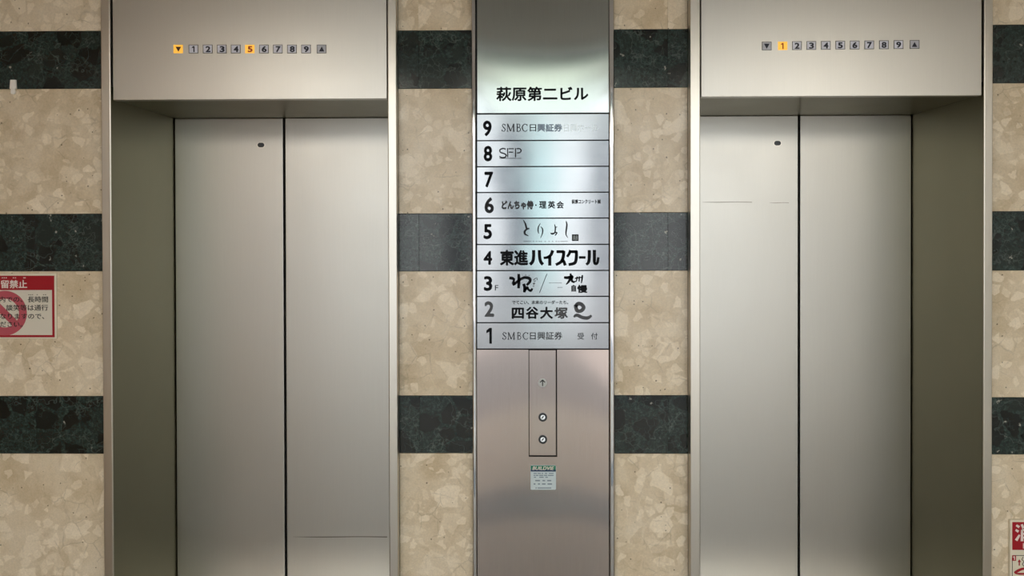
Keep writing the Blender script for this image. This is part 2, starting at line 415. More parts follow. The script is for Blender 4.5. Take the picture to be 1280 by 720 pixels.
wall = struct('wall_back', wb_, M['grout'], label='lobby wall of beige marble banded with dark green marble around two lifts', cat='wall')
struct('pavement', bx(-25, 25, -40, YF-0.002, -0.25, -0.12), M['pavement'], label='pavement outside the open lobby front, behind the viewer', cat='pavement')

struct('wall_core', bx(XL-0.15, XR+0.15, YD+0.15, 1.5, 0, ZC-0.001), M['grout'], label='unseen core wall added behind the lift shafts to keep the sun out', cat='wall')  # added to block sun leaking in behind the doors
fb = bmesh.new(); box(fb, -14, 14, -17, -16, -0.25, 11)
front = struct('wall_front', fb, M['plaster'], label='pale house front across the street, behind the viewer', cat='wall')
for a, b, mm in ((-9, -7, 'band_dark'), (-5.5, -3.2, 'band_dark'), (-1.9, -1.35, 'band_dark'), (-0.55, 0.15, 'band_dark'), (0.15, 0.8, 'band_cyan'), (1.8, 2.5, 'band_dark'), (4.2, 6.5, 'band_dark'), (8, 11, 'band_dark')):
    o = obj('reflection_band', bx(a, b, -16.02, -15.95, 0.1, 10), M[mm], front)  # added bands, placed to stripe the reflections in the name plates

# marble tiles: rows read per section because the setter's courses drift by a few millimetres
ROWS = {'L': (64, (39, 111, 267.5, 339, 495.2, 567)), 'ML': (545, (38, 110.7, 267, 339, 494.6, 566.5)),
        'MR': (815, (36.6, 109.4, 265.6, 338.2, 494.2, 567)), 'R': (1260, (31, 104, 264.2, 338, 496.8, 568))}
px0 = X_(590.5); px1 = X_(767.6)
SECT = {'L': (XL, LIFTS[0]['Xfo0'], [44]), 'ML': (LIFTS[0]['Xfo1'], px0, [524]), 'MR': (px1, LIFTS[1]['Xfo0'], [835]), 'R': (LIFTS[1]['Xfo1'], XR, [1400])}
g = 0.0007
for key in ('L', 'ML', 'MR', 'R'):
    cx, ys = ROWS[key]; zs = [at(cx, y)[1] for y in ys]
    zs = [ZC] + zs + [zs[-1]-0.462, zs[-1]-0.462-0.212, 0.0]
    x0, x1, joints = SECT[key]
    for i in range(len(zs)-1):
        dark_row = i in (1, 3, 5, 7)
        js = [j for j in joints] if (dark_row or i == 0) and i < 7 and not (key == 'L' and i == 1) else []
        cuts = [x0] + [X_(j) for j in js if x0 < X_(j) < x1] + [x1]
        if key == 'L' and not dark_row: cuts = [x0, x1]
        for a, b in zip(cuts[:-1], cuts[1:]):
            ga, gb = (g if a == x0 else 0.0002), (g if b == x1 else 0.0002)
            bm = bx(a+ga, b-gb, random.uniform(-0.0004, 0.0004), 0.0212, zs[i+1]+g, zs[i]-g, bev=0.0005)
            obj('marble_tile', bm, M['green'] if dark_row else M['beige'], wall)
for L in LIFTS:
    obj('marble_tile', bx(L['Xfo0']+g, L['Xfo1']-g, 0, 0.0212, ZH+0.037, ZC-g, bev=0.0009), M['beige'], wall)

# ------------------------------------------------------------------ ceiling lamps of the lobby (above the picture)
for i, (lx, ly) in enumerate(LAMP_SPOTS):
    r = empty('ceiling_light', (lx, ly, ZC-0.001))
    tag(r, ('left', 'middle', 'right')[i]+' long ceiling light of the lobby, above the picture', 'light')
    hl = 0.62 if i == 1 else 0.60
    for hx in (lx-hl*0.7, lx+hl*0.7): obj('hanger', bx(hx-0.01, hx+0.01, ly-0.4, ly+0.4, ZC-0.131, ZC-0.001), M['lamp_case'], r)
    obj('diffuser', bx(lx-hl, lx+hl, ly-0.60, ly+0.60, ZC-0.18, ZC-0.13), M['lamp_glow_dim' if i == 1 else 'lamp_glow'], r)

# ------------------------------------------------------------------ the two lifts
def lift(L, label, lamps, lit, lamp_y, key_px, scratches):
    xa, xb, ia, ib = L['Xfo0'], L['Xfo1'], L['Xfi0'], L['Xfi1']
    root = empty('elevator', ((xa+xb)/2, FY, 0))
    tag(root, label, 'elevator')
    yb = YD+0.03
    for x0, x1, jx0, jx1 in ((xa, ia, ia-0.004, ia), (ib, xb, ib, ib+0.004)):
        obj('door_frame', bx(x0, x1, FY, 0.0, 0, ZH+0.03, bev=0.0028, seg=3), M['frame'], root, smooth=False)
    obj('door_frame', bx(ia, ib, FY, 0.0, ZH, ZH+0.03, bev=0.002, seg=2), M['frame'], root)
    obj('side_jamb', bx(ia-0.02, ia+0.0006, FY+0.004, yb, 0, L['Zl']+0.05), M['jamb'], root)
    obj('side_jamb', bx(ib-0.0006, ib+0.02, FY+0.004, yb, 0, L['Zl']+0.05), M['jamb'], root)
    Zs = L['Zl']
    # lintel panel with folded edges, soffit behind it
    lp = obj('lintel_panel', bx(L['Xlx0'], L['Xlx1'], FY+0.004, FY+0.030, Zs, ZH-0.004, bev=0.0022, seg=2), M['door'], root)
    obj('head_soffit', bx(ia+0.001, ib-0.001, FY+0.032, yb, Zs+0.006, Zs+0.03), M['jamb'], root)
    obj('lintel_backing', bx(ia+0.0005, ib-0.0005, FY+0.034, 0.02, Zs+0.031, ZH-0.002), M['dark'], root)
    # doors
    s0, s1 = X_(L['seam'][0], YD), X_(L['seam'][1], YD)
    zt = Zs+0.005
    leaves = []
    for x0, x1 in ((ia+0.004, s0), (s1, ib-0.004)):
        leaves.append(obj('door_panel', bx(x0, x1, YD, YD+0.025, 0.012, zt, bev=0.0025, seg=2), M['door'], root))
    obj('shaft_lining', bx(ia-0.02, ib+0.02, YD+0.03, YD+0.05, 0, zt+0.02), M['dark'], root)
    obj('door_sill', bx(ia+0.002, ib-0.001, 0.03, YD+0.028, 0.0005, 0.01, bev=0.001), M['frame'], root)
    kx, ky, leaf = key_px
    x0, x1, z0, z1 = rect(kx-4.7, ky-3.2, kx+4.7, ky+3.2, YD)
    w = (x1-x0)/2; hgt = (z1-z0)/2; cx, cz = (x0+x1)/2, (z0+z1)/2
    def stadium(s): 
        r = hgt*s; e = w*s-r
        return [(cx+e+r*math.cos(a), cz+r*math.sin(a)) for a in [math.pi/2-math.pi*i/10 for i in range(11)]] + [(cx-e+r*math.cos(a), cz+r*math.sin(a)) for a in [-math.pi/2-math.pi*i/10 for i in range(11)]]
    obj('keyhole_rim', prism(bmesh.new(), stadium(1.12), YD-0.0012, YD+0.0005), M['frame'], leaves[leaf])
    obj('keyhole', prism(bmesh.new(), stadium(0.9), YD-0.0016, YD-0.0011), M['btn_ring'], leaves[leaf])
    for (a, b, y, leafi, wd) in scratches:
        bm = bmesh.new(); brush(bm, [(a, y, 0.2), (a*.7+b*.3, y+0.3, wd), (a*.3+b*.7, y-0.1, wd*0.8), (b, y+0.2, wd)], YD-0.00015, 0.0001)
        obj('scratch', bm, M['scratch'], leaves[leafi])
    # floor indicator set in the lintel
    ys = FY+0.004
    names = ['down'] + [str(i) for i in range(1, 10)] + ['up']
    for i, (cxp, nm) in enumerate(zip(lamps, names)):
        cyp = lamp_y[0]+(lamp_y[1]-lamp_y[0])*i/10
        on = nm in lit
        x0, x1, z0, z1 = rect(cxp-6.0, cyp-5.4, cxp+6.0, cyp+5.4, ys)
        bm = bmesh.new(); t = 0.0021
        for q in ((x0, x1, z0, z0+t), (x0, x1, z1-t, z1), (x0, x0+t, z0, z1), (x1-t, x1, z0, z1)):
            box(bm, q[0], q[1], ys-0.0012, ys+0.002, q[2], q[3])
        if not on: obj('lamp_bezel', bm, M['bezel'], lp)
        else: bm.free()
        e = 0.0004 if on else 0.0018
        lo = obj('indicator_lamp', bx(x0+e, x1-e, ys-0.0006, ys+0.002, z0+e, z1-e), M['lampon'] if on else (M['lampoff_dark'] if nm in ('up', 'down') else M['lampoff']), lp)
        if on: lo['label'] = 'lit amber indicator lamp'
        yd = ys-0.0011
        if nm == 'down':
            P = [at(cxp-3.4, cyp-2.9, yd), at(cxp+3.6, cyp-2.9, yd), at(cxp+0.1, cyp+3.4, yd)]
            obj('down_arrow', prism(bmesh.new(), P, yd, yd+0.0005), M['digit_lit_dark'] if on else M['digit'], lp)
        elif nm == 'up':
            P = [at(cxp-3.3, cyp+3.0, yd), at(cxp+0.1, cyp-3.2, yd), at(cxp+3.4, cyp+3.0, yd)]
            obj('up_arrow', prism(bmesh.new(), P, yd, yd+0.0005), M['digit'], lp)
        else:
            wdt = 3.0
            if nm == '1':
                obj('floor_digit', one(bmesh.new(), cxp-2.0, cyp-3.6, cxp+1.2, cyp+3.8, yd), M['digit_lit'] if on else M['digit'], lp)
                continue
            text('floor_digit', M['digit_lit'] if on else M['digit'], lp, nm, cxp-wdt+0.2, cyp-3.7, cxp+wdt+0.4, cyp+3.9, yd, bold=0.035)
    return root
M['scratch'] = mat('scratch_line', srgb(128, 122, 112), 0.6, 0.6)
lift(LIFTS[0], 'left elevator with closed steel doors, lintel lights lit at down arrow and 5',
     [222.8, 241.9, 259.7, 277.3, 294.7, 312.3, 329.9, 347.3, 365, 382.6, 402], ('down', '5'), (61.3, 61.3), (326.3, 181.3, 0),
     [(366, 484, 671.0, 1, 1.3)])
lift(LIFTS[1], 'right elevator with closed steel doors, lintel lights lit at 1 only',
     [958.4, 978.3, 996.1, 1014.1, 1032.2, 1050.2, 1068.3, 1086.5, 1104.8, 1123.1, 1143.2], ('1',), (57.5, 55.6), (971.8, 179.0, 0),
     [(878, 940, 252.6, 0, 0.7), (962, 986, 253.4, 0, 0.6)])

# ------------------------------------------------------------------ directory and call station between the lifts
PY = -0.018                                     # face of the plates
root = empty('directory_panel', (X_(679), 0.0, 0.0))
tag(root, 'tall stainless steel floor directory with call buttons between the two elevators', 'directory board')
obj('panel_body', bx(px0+0.001, px1-0.001, -0.006, 0.02, 0.0005, ZC-0.002), M['dark'], root)
for a, b in ((590.2, 595.2), (761.8, 767.8)):
    x0, x1 = X_(a, PY-0.006), X_(b, PY-0.006)
    obj('side_trim', bx(x0, x1, PY-0.008, -0.005, 0.001, ZC-0.003, bev=min(0.0055, (x1-x0)*0.4), seg=5), M['chrome'], root, smooth=True)
PX0, PX1 = 596.3, 760.9
BY = [142.0, 175.4, 208.0, 240.3, 272.6, 305.4, 338.0, 370.4, 403.2, 436.2]
def plate(name, y0, y1, m, x0=PX0, x1=PX1, Y=PY, parent=root, th=0.012, bev=0.0008, ztop=None, zbot=None):
    X0, X1, Z0, Z1 = rect(x0, y0, x1, y1, Y)
    if ztop is not None: Z1 = ztop
    if zbot is not None: Z0 = zbot
    return obj(name, bx(X0, X1, Y, Y+th, Z0, Z1, bev=bev), m, parent)
TY = PY-0.0004
hp = plate('header_plate', 0, 141.2, M['column'], ztop=ZC-0.006)
text('building_name', M['ink'], hp, '萩原第二ビル', 620.3, 108.2, 735.5, 126.2, TY, bold=0.028)
NUM = {9: (603.7, 150.6, 614.6, 170.4, 'ink'), 8: (604.5, 182.2, 615.3, 201.8, 'ink'), 7: (605.6, 214.6, 616.6, 234.3, 'ink'), 6: (605.6, 246.6, 617.4, 266.6, 'ink_dark_worn'),
       5: (604.4, 280, 615, 299, 'ink'), 4: (604.3, 313.6, 615.2, 331, 'ink'), 3: (604.8, 345, 615.4, 363.8, 'ink'), 2: (605.6, 376.6, 617.6, 396, 'ink_worn'), 1: (608, 410, 614.8, 429.5, 'ink')}
FP = {}
for i, n in enumerate(range(9, 0, -1)):
    p = plate('floor_plate', BY[i]+0.7, BY[i+1]-0.4, M['plate'])
    FP[n] = p
    x0, y0, x1, y1, mm = NUM[n]
    if n == 1: obj('floor_number', one(bmesh.new(), x0, y0, x1, y1, TY), M[mm], p)
    else: text('floor_number', M[mm], p, str(n), x0, y0, x1, y1, TY, bold=0.030)
# serif capitals, drawn as strokes in a unit box (x right, y down)
SERIF = {
 'S': [[(.80, .22, .05), (.62, .05, .06), (.36, .05, .10), (.22, .25, .16), (.50, .48, .20), (.80, .72, .16), (.62, .95, .09), (.34, .96, .06), (.16, .78, .05)], [(.81, .05, .04), (.81, .26, .04)], [(.16, .74, .04), (.16, .97, .04)]],
 'M': [[(.12, .02, .07), (.10, .97, .06)], [(.12, .02, .14), (.50, .96, .14)], [(.50, .96, .05), (.86, .02, .05)], [(.86, .02, .15), (.88, .97, .15)], [(.0, .97, .06), (.22, .97, .06)], [(.74, .97, .06), (1.0, .97, .06)], [(.02, .03, .05), (.14, .03, .05)], [(.84, .03, .05), (.98, .03, .05)]],
 'B': [[(.26, .02, .18), (.26, .98, .18)], [(.12, .03, .05), (.55, .03, .06), (.74, .14, .13), (.74, .32, .13), (.52, .46, .06), (.3, .47, .05)], [(.3, .47, .05), (.6, .48, .07), (.86, .62, .15), (.84, .84, .14), (.6, .97, .06), (.12, .97, .05)]],
 'C': [[(.86, .22, .05), (.68, .06, .06), (.42, .06, .10), (.16, .32, .16), (.15, .62, .17), (.38, .92, .11), (.66, .96, .06), (.90, .80, .05)], [(.87, .03, .04), (.87, .26, .04)]],
 'F': [[(.3, .02, .1), (.3, .98, .1)]],
}
def serif(bm, s, boxes, y0, y1, Y):
    for ch, (x0, x1) in zip(s, boxes):
        w, h = x1-x0, y1-y0
        for st in SERIF[ch]: brush(bm, [(x0+a*w, y0+b*h, max(c*w, 0.75)) for a, b, c in st], Y)
    return bm
SB = [(626.6, 632.6), (633.4, 643.3), (644.9, 651.4), (651.8, 660.0)]
# 9
obj('tenant_name', serif(bmesh.new(), 'SMBC', SB, 154.8, 164.4, TY), M['ink_dark_worn'], FP[9])
text('tenant_name', M['ink_dark_worn'], FP[9], '日', 662.2, 155.4, 670.2, 164.2, TY, bold=0.012)
text('tenant_name', M['ink_blue'], FP[9], '興証券', 671.4, 154.6, 703, 164.6, TY, bold=0.03)
text('ghost_lettering', M['ink_ghost'], FP[9], '日興ホール', 705, 155, 748, 164.6, TY, bold=0.0)
# 8
bm = bmesh.new()
brush(bm, [(632.0, 186.4, 1.5), (628.4, 185.6, 1.6), (624.9, 187.4, 1.6), (625.6, 190.4, 1.6), (629.3, 191.6, 1.6), (632.6, 193.6, 1.6), (631.8, 196.2, 1.6), (628.0, 197.0, 1.6), (624.2, 195.6, 1.5)], TY)
line(bm, [(634.6, 185.2), (634.6, 196.6)], 1.3, TY); line(bm, [(636, 185.9), (642.2, 185.9)], 1.3, TY); line(bm, [(636, 190.2), (641.6, 190.2)], 1.3, TY)
line(bm, [(644.4, 185.2), (644.4, 196.6)], 1.5, TY)
brush(bm, [(646, 185.9, 1.4), (649.6, 185.9, 1.4), (651.4, 188.2, 1.5), (649.6, 190.8, 1.4), (646, 191.0, 1.4)], TY)
line(bm, [(624, 197.9), (651.6, 197.9)], 0.7, TY)
obj('tenant_name', bm, M['ink_dark_worn'], FP[8])
# 6
text('tenant_name', M['ink_dark_worn'], FP[6], 'どんちゃ侍', 627.0, 250.6, 666.8, 261.8, TY, bold=0.055)
text('tenant_name_inline', M['ink_worn'], FP[6], 'どんちゃ侍', 628.0, 251.6, 665.8, 260.8, TY-0.0004, bold=-0.004)
bm = bmesh.new(); c = at(669.9, 256.4, TY); disc(bm, c[0], c[1], 0.0029, TY, TY+0.0004, 12)
obj('middle_dot', bm, M['ink'], FP[6])
for ch_, xa_, xb_ in (('理', 674.0, 683.0), ('英', 684.8, 694.0), ('会', 695.6, 704.8)): text('tenant_name', M['ink'], FP[6], ch_, xa_, 251.4, xb_, 260.6, TY, bold=0.03)
text('small_tenant_name', M['ink_dark_worn'], FP[6], '萩原コンクリート㈱', 714.6, 249.2, 751.0, 254.8, TY, bold=0.04)
# 5
bm = bmesh.new()
for st in ([(654.0, 275.0, .7), (656.4, 279.0, 1.5), (658.0, 284.6, 1.8), (658.9, 287.0, .9)],
           [(661.6, 285.6, 1.6), (658.6, 286.4, 1.5), (655.9, 289.2, 1.9), (656.4, 292.6, 1.8), (660.6, 294.8, .5)],
           [(675.6, 279.2, .5), (673.2, 283.2, 1.1), (672.6, 288.0, 1.2), (673.4, 292.0, .6)],
           [(675.9, 283.2, .5), (678.2, 286.4, 1.2), (678.0, 291.8, 1.1), (675.6, 297.6, .4)],
           [(693.2, 280.4, .6), (694.2, 285.0, 1.3), (693.4, 290.8, 1.2), (690.2, 292.2, 1.8), (688.2, 291.2, .8)], [(693.4, 290.4, .9), (696.0, 291.2, 1.4), (693.8, 294.4, .8)], [(694.4, 284.4, .9), (696.6, 283.4, .5)],
           [(707.6, 276.4, .8), (708.6, 281.0, 1.5), (707.8, 288.0, 1.5), (707.6, 293.0, 1.1), (709.8, 297.4, .4)]):
    brush(bm, [(a, b, c*1.3) for a, b, c in st], TY)
obj('tenant_name', bm, M['ink_dark_worn'], FP[5])
X0, X1, Z0, Z1 = rect(715, 293, 723.2, 301.2, TY)
obj('seal_stamp', bx(X0, X1, TY, TY+0.0004, Z0, Z1), M['ink_dark_worn'], FP[5])
bm = bmesh.new()
text_bm('鳥', 716.2, 294.2, 719.2, 300.2, TY-0.0003, bm=bm); text_bm('良', 719.6, 294.2, 722.4, 300.2, TY-0.0003, bm=bm)
obj('seal_characters', bm, M['sticker'], FP[5])
bm = bmesh.new(); line(bm, [(654.5, 301.7), (664, 301.7)], 0.5, TY); line(bm, [(700.5, 301.7), (710, 301.7)], 0.5, TY)
for x in (666, 670, 673.4, 676, 680.8, 685.6, 690, 694.6, 697.6): line(bm, [(x, 301.8), (x+1.6, 301.8)], 0.7, TY)
obj('fine_print', bm, M['ink_worn'], FP[5])['kind'] = 'stuff'
# 4
text('tenant_name', M['ink'], FP[4], '東進', 625.0, 312.4, 660.2, 332.0, TY, bold=0.037)
bm = bmesh.new()
W = 4.0
for st in ([(667.0, 312.6, W), (667.0, 321, W), (665.8, 327, W), (662.4, 330.6, W)], [(674.2, 312.6, W), (674.6, 322, W), (676.2, 327.6, W), (678.8, 330.6, W)],
           [(691.0, 313.0, W), (688.6, 318.6, 3.8), (684.4, 321.6, 3.4), (679.6, 322.4, 3)], [(687.2, 319.5, W), (687.2, 332.0, W)],
           [(695.6, 314.6, 3.6), (704.8, 314.6, 3.8)], [(704.6, 313.4, W), (704.2, 320.5, W), (701.6, 327, W), (694.8, 331.0, 3.4)], [(701.6, 323.4, 3.4), (704.6, 326.6, 3.8), (706.6, 331.8, 3.8)],
           [(713.0, 312.6, 3.6), (711.6, 317.0, 3.6), (708.8, 321.0, 3.2)], [(712.4, 314.6, 3.6), (721.4, 314.6, 3.8)], [(720.4, 313.4, W), (720.4, 322, W), (718.4, 328.6, W), (710.8, 330.8, 3.4)],
           [(723.6, 321.8, 3.2), (732.0, 321.8, 3.2)],
           [(736.6, 312.6, W), (736.6, 322, W), (735.6, 328, 3.8), (732.8, 330.8, 3)], [(743.0, 312.4, W), (743.0, 326.5, W)], [(742.6, 325.4, 3.6), (743.8, 329.4, 3.6), (746.6, 328.6, 3.4), (748.0, 321.6, 3.2)]):
    brush(bm, st, TY)
obj('tenant_name', bm, M['ink'], FP[4])
# 3
text('floor_letter', M['ink_dark_worn'], FP[3], 'F', 618.6, 356.4, 622.8, 363.2, TY, bold=0.01)
bm = bmesh.new()
for st in ([(636.6, 347.4, 2.4), (640.6, 348.0, 2.8), (643.6, 349.4, 1.6)], [(643.0, 349.4, 1.6), (641.6, 353.6, 2.6), (643.0, 356.6, 2.4)], [(648.4, 342.4, 2.4), (648.6, 352, 2.9), (648.2, 360.4, 2.4)],
           [(642.4, 355.6, 2.6), (648.6, 350.4, 2.2), (655.6, 347.0, 2.6), (661.8, 348.2, 2.8), (662.4, 352.0, 2.6), (658.2, 356.6, 2.0)],
           [(654.6, 354.8, 2.8), (655.8, 359.0, 2.6), (655.4, 365.4, 2.4)], [(655.4, 364.4, 2.2), (658.8, 359.4, 2.4), (660.4, 361.8, 2.2), (663.6, 363.4, 2.2), (665.4, 360.4, 1.8)]):
    brush(bm, [(a, b, c*1.35) for a, b, c in st], TY)
obj('tenant_name', bm, M['ink'], FP[3])
bm = bmesh.new()
for q in (((666.6, 350.2), (669.8, 347.6)), ((667.6, 352.0), (669.9, 350.6)), ((666.0, 354.6), (669.2, 354.2)), ((667.6, 353.0), (667.2, 356.2)), ((665.8, 357.8), (668.0, 357.6)), ((671.0, 347.0), (671.4, 350.2)), ((652.6, 344.0), (653.6, 344.2)), ((656.4, 344.0), (658.0, 344.0)), ((660.8, 344.2), (662.2, 344.2))):
    line(bm, q, 0.9, TY)
for i in range(7): line(bm, [(686.8+i*2.3, 353.8), (688.0+i*2.3, 353.6)], 0.9, TY)
for i in range(3): line(bm, [(697.2+i*2.2, 359.2), (698.4+i*2.2, 359.2)], 0.9, TY)
obj('fine_print', bm, M['ink_worn'], FP[3])['kind'] = 'stuff'
bm = bmesh.new(); line(bm, [(683.6, 342.4), (674.4, 366.0)], 0.8, TY); obj('slash', bm, M['ink_dark_worn'], FP[3])
bm = bmesh.new()
for st in ([(713.2, 341.8, 1.6), (713.4, 347.0, 2.4), (710.6, 352.4, 2.0), (707.6, 355.6, .8)], [(705.0, 346.8, 2.2), (710.2, 347.0, 2.8), (716.2, 345.0, 2.2)], [(716.4, 345.0, 1.6), (714.6, 350.4, 2.2), (717.4, 352.6, 1.8), (719.0, 351.0, .7)],
           [(721.6, 345.6, 1.2), (720.6, 350.8, 1.2), (719.2, 352.6, .6)], [(724.2, 345.4, 1.4), (724.0, 351.8, 1.3)], [(728.0, 343.8, 1.4), (727.4, 350.0, 1.4), (726.6, 354.0, .8)], [(718.6, 348.2, .9), (721.0, 347.6, 1.2), (729.0, 346.4, .9)]):
    brush(bm, [(a, b, c*1.35) for a, b, c in st], TY)
text_bm('自', 714.2, 356.0, 720.0, 364.6, TY, bold=0.045, bm=bm); text_bm('慢', 721.4, 356.0, 734.4, 366.2, TY, bold=0.045, bm=bm)
obj('tenant_name', bm, M['ink'], FP[3])
# 2
text('slogan', M['ink_dark_worn'], FP[2], 'でてこい、未来のリーダーたち。', 640.0, 375.6, 710.4, 380.4, TY, bold=0.03)
for ch_, xa_, xb_ in (('四', 639.6, 655.0), ('谷', 657.2, 673.2), ('大', 675.0, 691.2)): text('tenant_name', M['ink'], FP[2], ch_, xa_, 384.6 if ch_ == '四' else 383.4, xb_, 398.6, TY, bold=0.034)
text('tenant_name', M['ink_worn'], FP[2], '塚', 693.0, 384.0, 709.8, 398.6, TY, bold=0.034)
bm = bmesh.new()
brush(bm, [(719.4, 381.0, 4.6), (721.2, 388.0, 4.6), (726.2, 388.6, 4.6), (729.6, 384.6, 4.6), (727.0, 380.6, 4.8), (722.6, 379.6, 4.6), (719.4, 383.0, 4.6)], TY, n=8)
brush(bm, [(717.2, 396.2, 2.4), (721.4, 394.0, 4.2), (728.0, 396.8, 4.2), (734.6, 397.4, 4.2), (739.6, 394.4, 2.6)], TY, n=8)
obj('ring_and_wave_logo', bm, M['ink_worn'], FP[2])
# 1
obj('tenant_name', serif(bmesh.new(), 'SMBC', [(627.4, 633.6), (634.6, 643.6), (646.0, 651.6), (653.0, 660.8)], 415.4, 424.4, TY), M['ink_dark_worn'], FP[1])
text('tenant_name', M['ink_dark_worn'], FP[1], '日興証券', 662.4, 414.8, 703.0, 424.6, TY, bold=0.016)
text('reception_lettering', M['ink_dark_worn'], FP[1], '受', 721.8, 416.0, 730.0, 424.4, TY, bold=0.012)
text('reception_lettering', M['ink_dark_worn'], FP[1], '付', 738.8, 416.0, 747.0, 424.4, TY, bold=0.012)

# lower plate, cut round the call strip
CX0, CX1, CYB = 660.8, 696.4, 571.0
bm = bmesh.new()
X0, X1, _, Z1 = rect(PX0, 437.2, PX1, 560, PY); _, _, Zb, _ = rect(PX0, 437.2, PX1, CYB, PY)
a, b = X_(CX0, PY, 500), X_(CX1, PY, 500)
o2 = [(X0, 0.002), (X1, 0.002), (X1, Z1), (b, Z1), (b, Zb), (a, Zb), (a, Z1), (X0, Z1)]
lower = obj('lower_plate', prism(bm, o2, PY, PY+0.010), M['column_low'], root)
strip = plate('call_strip', 437.6, 569.4, M['column_low'], x0=CX0+0.7, x1=CX1-1.4, Y=PY-0.0015, bev=0.001)
SY = PY-0.0015
c = at(678.2, 478.6, SY)
obj('arrow_lens', lathe(bmesh.new(), c[0], c[1], [(0.016, SY+0.001), (0.016, SY-0.0006), (0.0145, SY-0.0012)]), M['arrow_disc'], strip)
bm = bmesh.new(); line(bm, [(678.2, 482.6), (678.2, 475.4)], 1.2, SY-0.0016); line(bm, [(675.2, 478.0), (678.2, 474.9), (681.2, 478.0)], 1.2, SY-0.0016)
obj('up_arrow', bm, M['ink'], strip)
for cy_ in (521.4, 549.2):
    c = at(678.5, cy_, SY)
    obj('button_ring', ring(bmesh.new(), c[0], c[1], 0.0088, 0.0158, SY-0.003, SY+0.001), M['btn_ring'], strip)
    bt = obj('call_button', lathe(bmesh.new(), c[0], c[1], [(0.0087, SY+0.001), (0.0087, SY-0.0030), (0.0075, SY-0.0042), (0.004, SY-0.0048)]), M['btn_white'], strip)
    bm = bmesh.new(); line(bm, [(677.3, cy_+1.6), (679.6, cy_-1.4)], 1.3, SY-0.0052)
    obj('button_mark', bm, M['btn_ring'], strip)

# ------------------------------------------------------------------ sticker under the call strip
X0, X1, Z0, Z1 = rect(663.2, 581.6, 695.0, 612.2, PY)
st = empty('sticker', ((X0+X1)/2, PY, Z0)); tag(st, 'small white sticker with green header on steel panel below the call buttons', 'sticker')
def rr(x0, x1, z0, z1, r, n=5, top=True):
    P = []
    for cx, cz, a0, on in ((x1-r, z0+r, -90, True), (x1-r, z1-r, 0, top), (x0+r, z1-r, 90, top), (x0+r, z0+r, 180, True)):
        if on: P += [(cx+r*math.cos(math.radians(a0+90*i/n)), cz+r*math.sin(math.radians(a0+90*i/n))) for i in range(n+1)]
        else: P.append((x1 if a0 == 0 else x0, z1))
    return P
obj('label_sheet', prism(bmesh.new(), rr(X0, X1, Z0, Z1, 0.004), PY-0.0005, PY-0.0001), M['sticker'], st)
_, _, Za, Zb2 = rect(663.2, 581.6, 695.0, 589.4, PY); zm = (Za*0.68+Zb2*0.32)
obj('header_band', bx(X0+0.001, X1-0.001, PY-0.0008, PY-0.0004, zm, Z1-0.001), M['teal'], st)
obj('header_band', bx(X0+0.0006, X1-0.0006, PY-0.0008, PY-0.0004, Za, zm), M['navy'], st)
text('brand_lettering', M['signwhite'], st, 'BUILDVIE', 665.4, 583.0, 692.8, 587.6, PY-0.0010, bold=0.02, shear=0.25, th=0.0002)
bm = bmesh.new()
for y, segs, w in ((591.8, ((667, 671), (672, 676), (677, 679), (681, 684), (686, 692)), 1.1), (594.2, ((667, 669), (669.6, 673), (673.8, 679), (679.8, 684), (684.8, 692)), 1.2), (596.6, ((667.4, 670), (674, 679.6), (681.6, 684.8)), 1.2),
                   (600.8, ((669, 675), (678, 681.4), (684, 689)), 1.5), (605.0, ((667, 669.4), (672.4, 675), (677.4, 682), (684.4, 690)), 1.5), (610.0, ((669.4, 671), (672, 689)), 1.2)):
    for a, b in segs: line(bm, [(a, y), (b, y)], w, PY-0.0008, 0.0002)
obj('fine_print', bm, M['sticker_ink'], st)['kind'] = 'stuff'

# ------------------------------------------------------------------ no-loitering sign, cut by the left edge of the picture
SYN = -0.006
XS0 = X_(-52, SYN, 382)
_, X1, Z0, Z1 = rect(-2, 342.0, 70.6, 423.4, SYN)
sg = empty('notice_sign', ((XS0+X1)/2, 0, Z0)); tag(sg, 'white and red no-loitering sign with a prohibition circle, on beige marble left of the lifts', 'sign')
obj('backing_board', bx(XS0, X1, SYN, -0.0006, Z0, Z1, bev=0.0008), M['acryl'], sg)
y_ = SYN-0.0005
_, xa, za, zb = rect(-2, 344.6, 68.0, 421.6, y_)
xa0 = X_(-49.5, y_, 382)
obj('red_border', bx(xa0, xa, y_, SYN+0.0001, za, zb), M['red'], sg)
_, xc, zc0, zc1 = rect(-2, 362.6, 65.2, 418.8, y_)
xc0 = X_(-46.5, y_, 382)
obj('white_field', bx(xc0, xc, y_-0.0004, y_+0.0001, zc0, zc1), M['paper'], sg)
cc = at(6.0, 391.4, y_); rr_ = abs(at(36.8, 391.4, y_)[0]-cc[0])
rz = abs(at(6, 363.6, y_)[1]-cc[1])
bm = bmesh.new(); ri = (zc1-zc0)/2*0.64
ring(bm, cc[0], cc[1], ri, min(rr_, (zc1-zc0)/2*0.995), y_-0.0008, y_-0.0003, 56)
k = math.sqrt(0.5); w2 = 0.013
P = [(cc[0]-k*ri*1.02-k*w2, cc[1]+k*ri*1.02-k*w2), (cc[0]+k*ri*1.02-k*w2, cc[1]-k*ri*1.02-k*w2), (cc[0]+k*ri*1.02+k*w2, cc[1]-k*ri*1.02+k*w2), (cc[0]-k*ri*1.02+k*w2, cc[1]+k*ri*1.02+k*w2)]
prism(bm, P, y_-0.0008, y_-0.0003)
obj('prohibition_circle', bm, M['pink'], sg)
yt = y_-0.0012
text('heading', M['signwhite'], sg, '留禁止', 1.0, 350.0, 33.8, 360.4, y_-0.0006, bold=0.022)
bm = bmesh.new()
for x in (2.2, 4.6, 7.0, 16.0, 18.6, 29.0, 30.6): line(bm, [(x, 347.4), (x+1.4, 347.2)], 1.2, y_-0.0006)
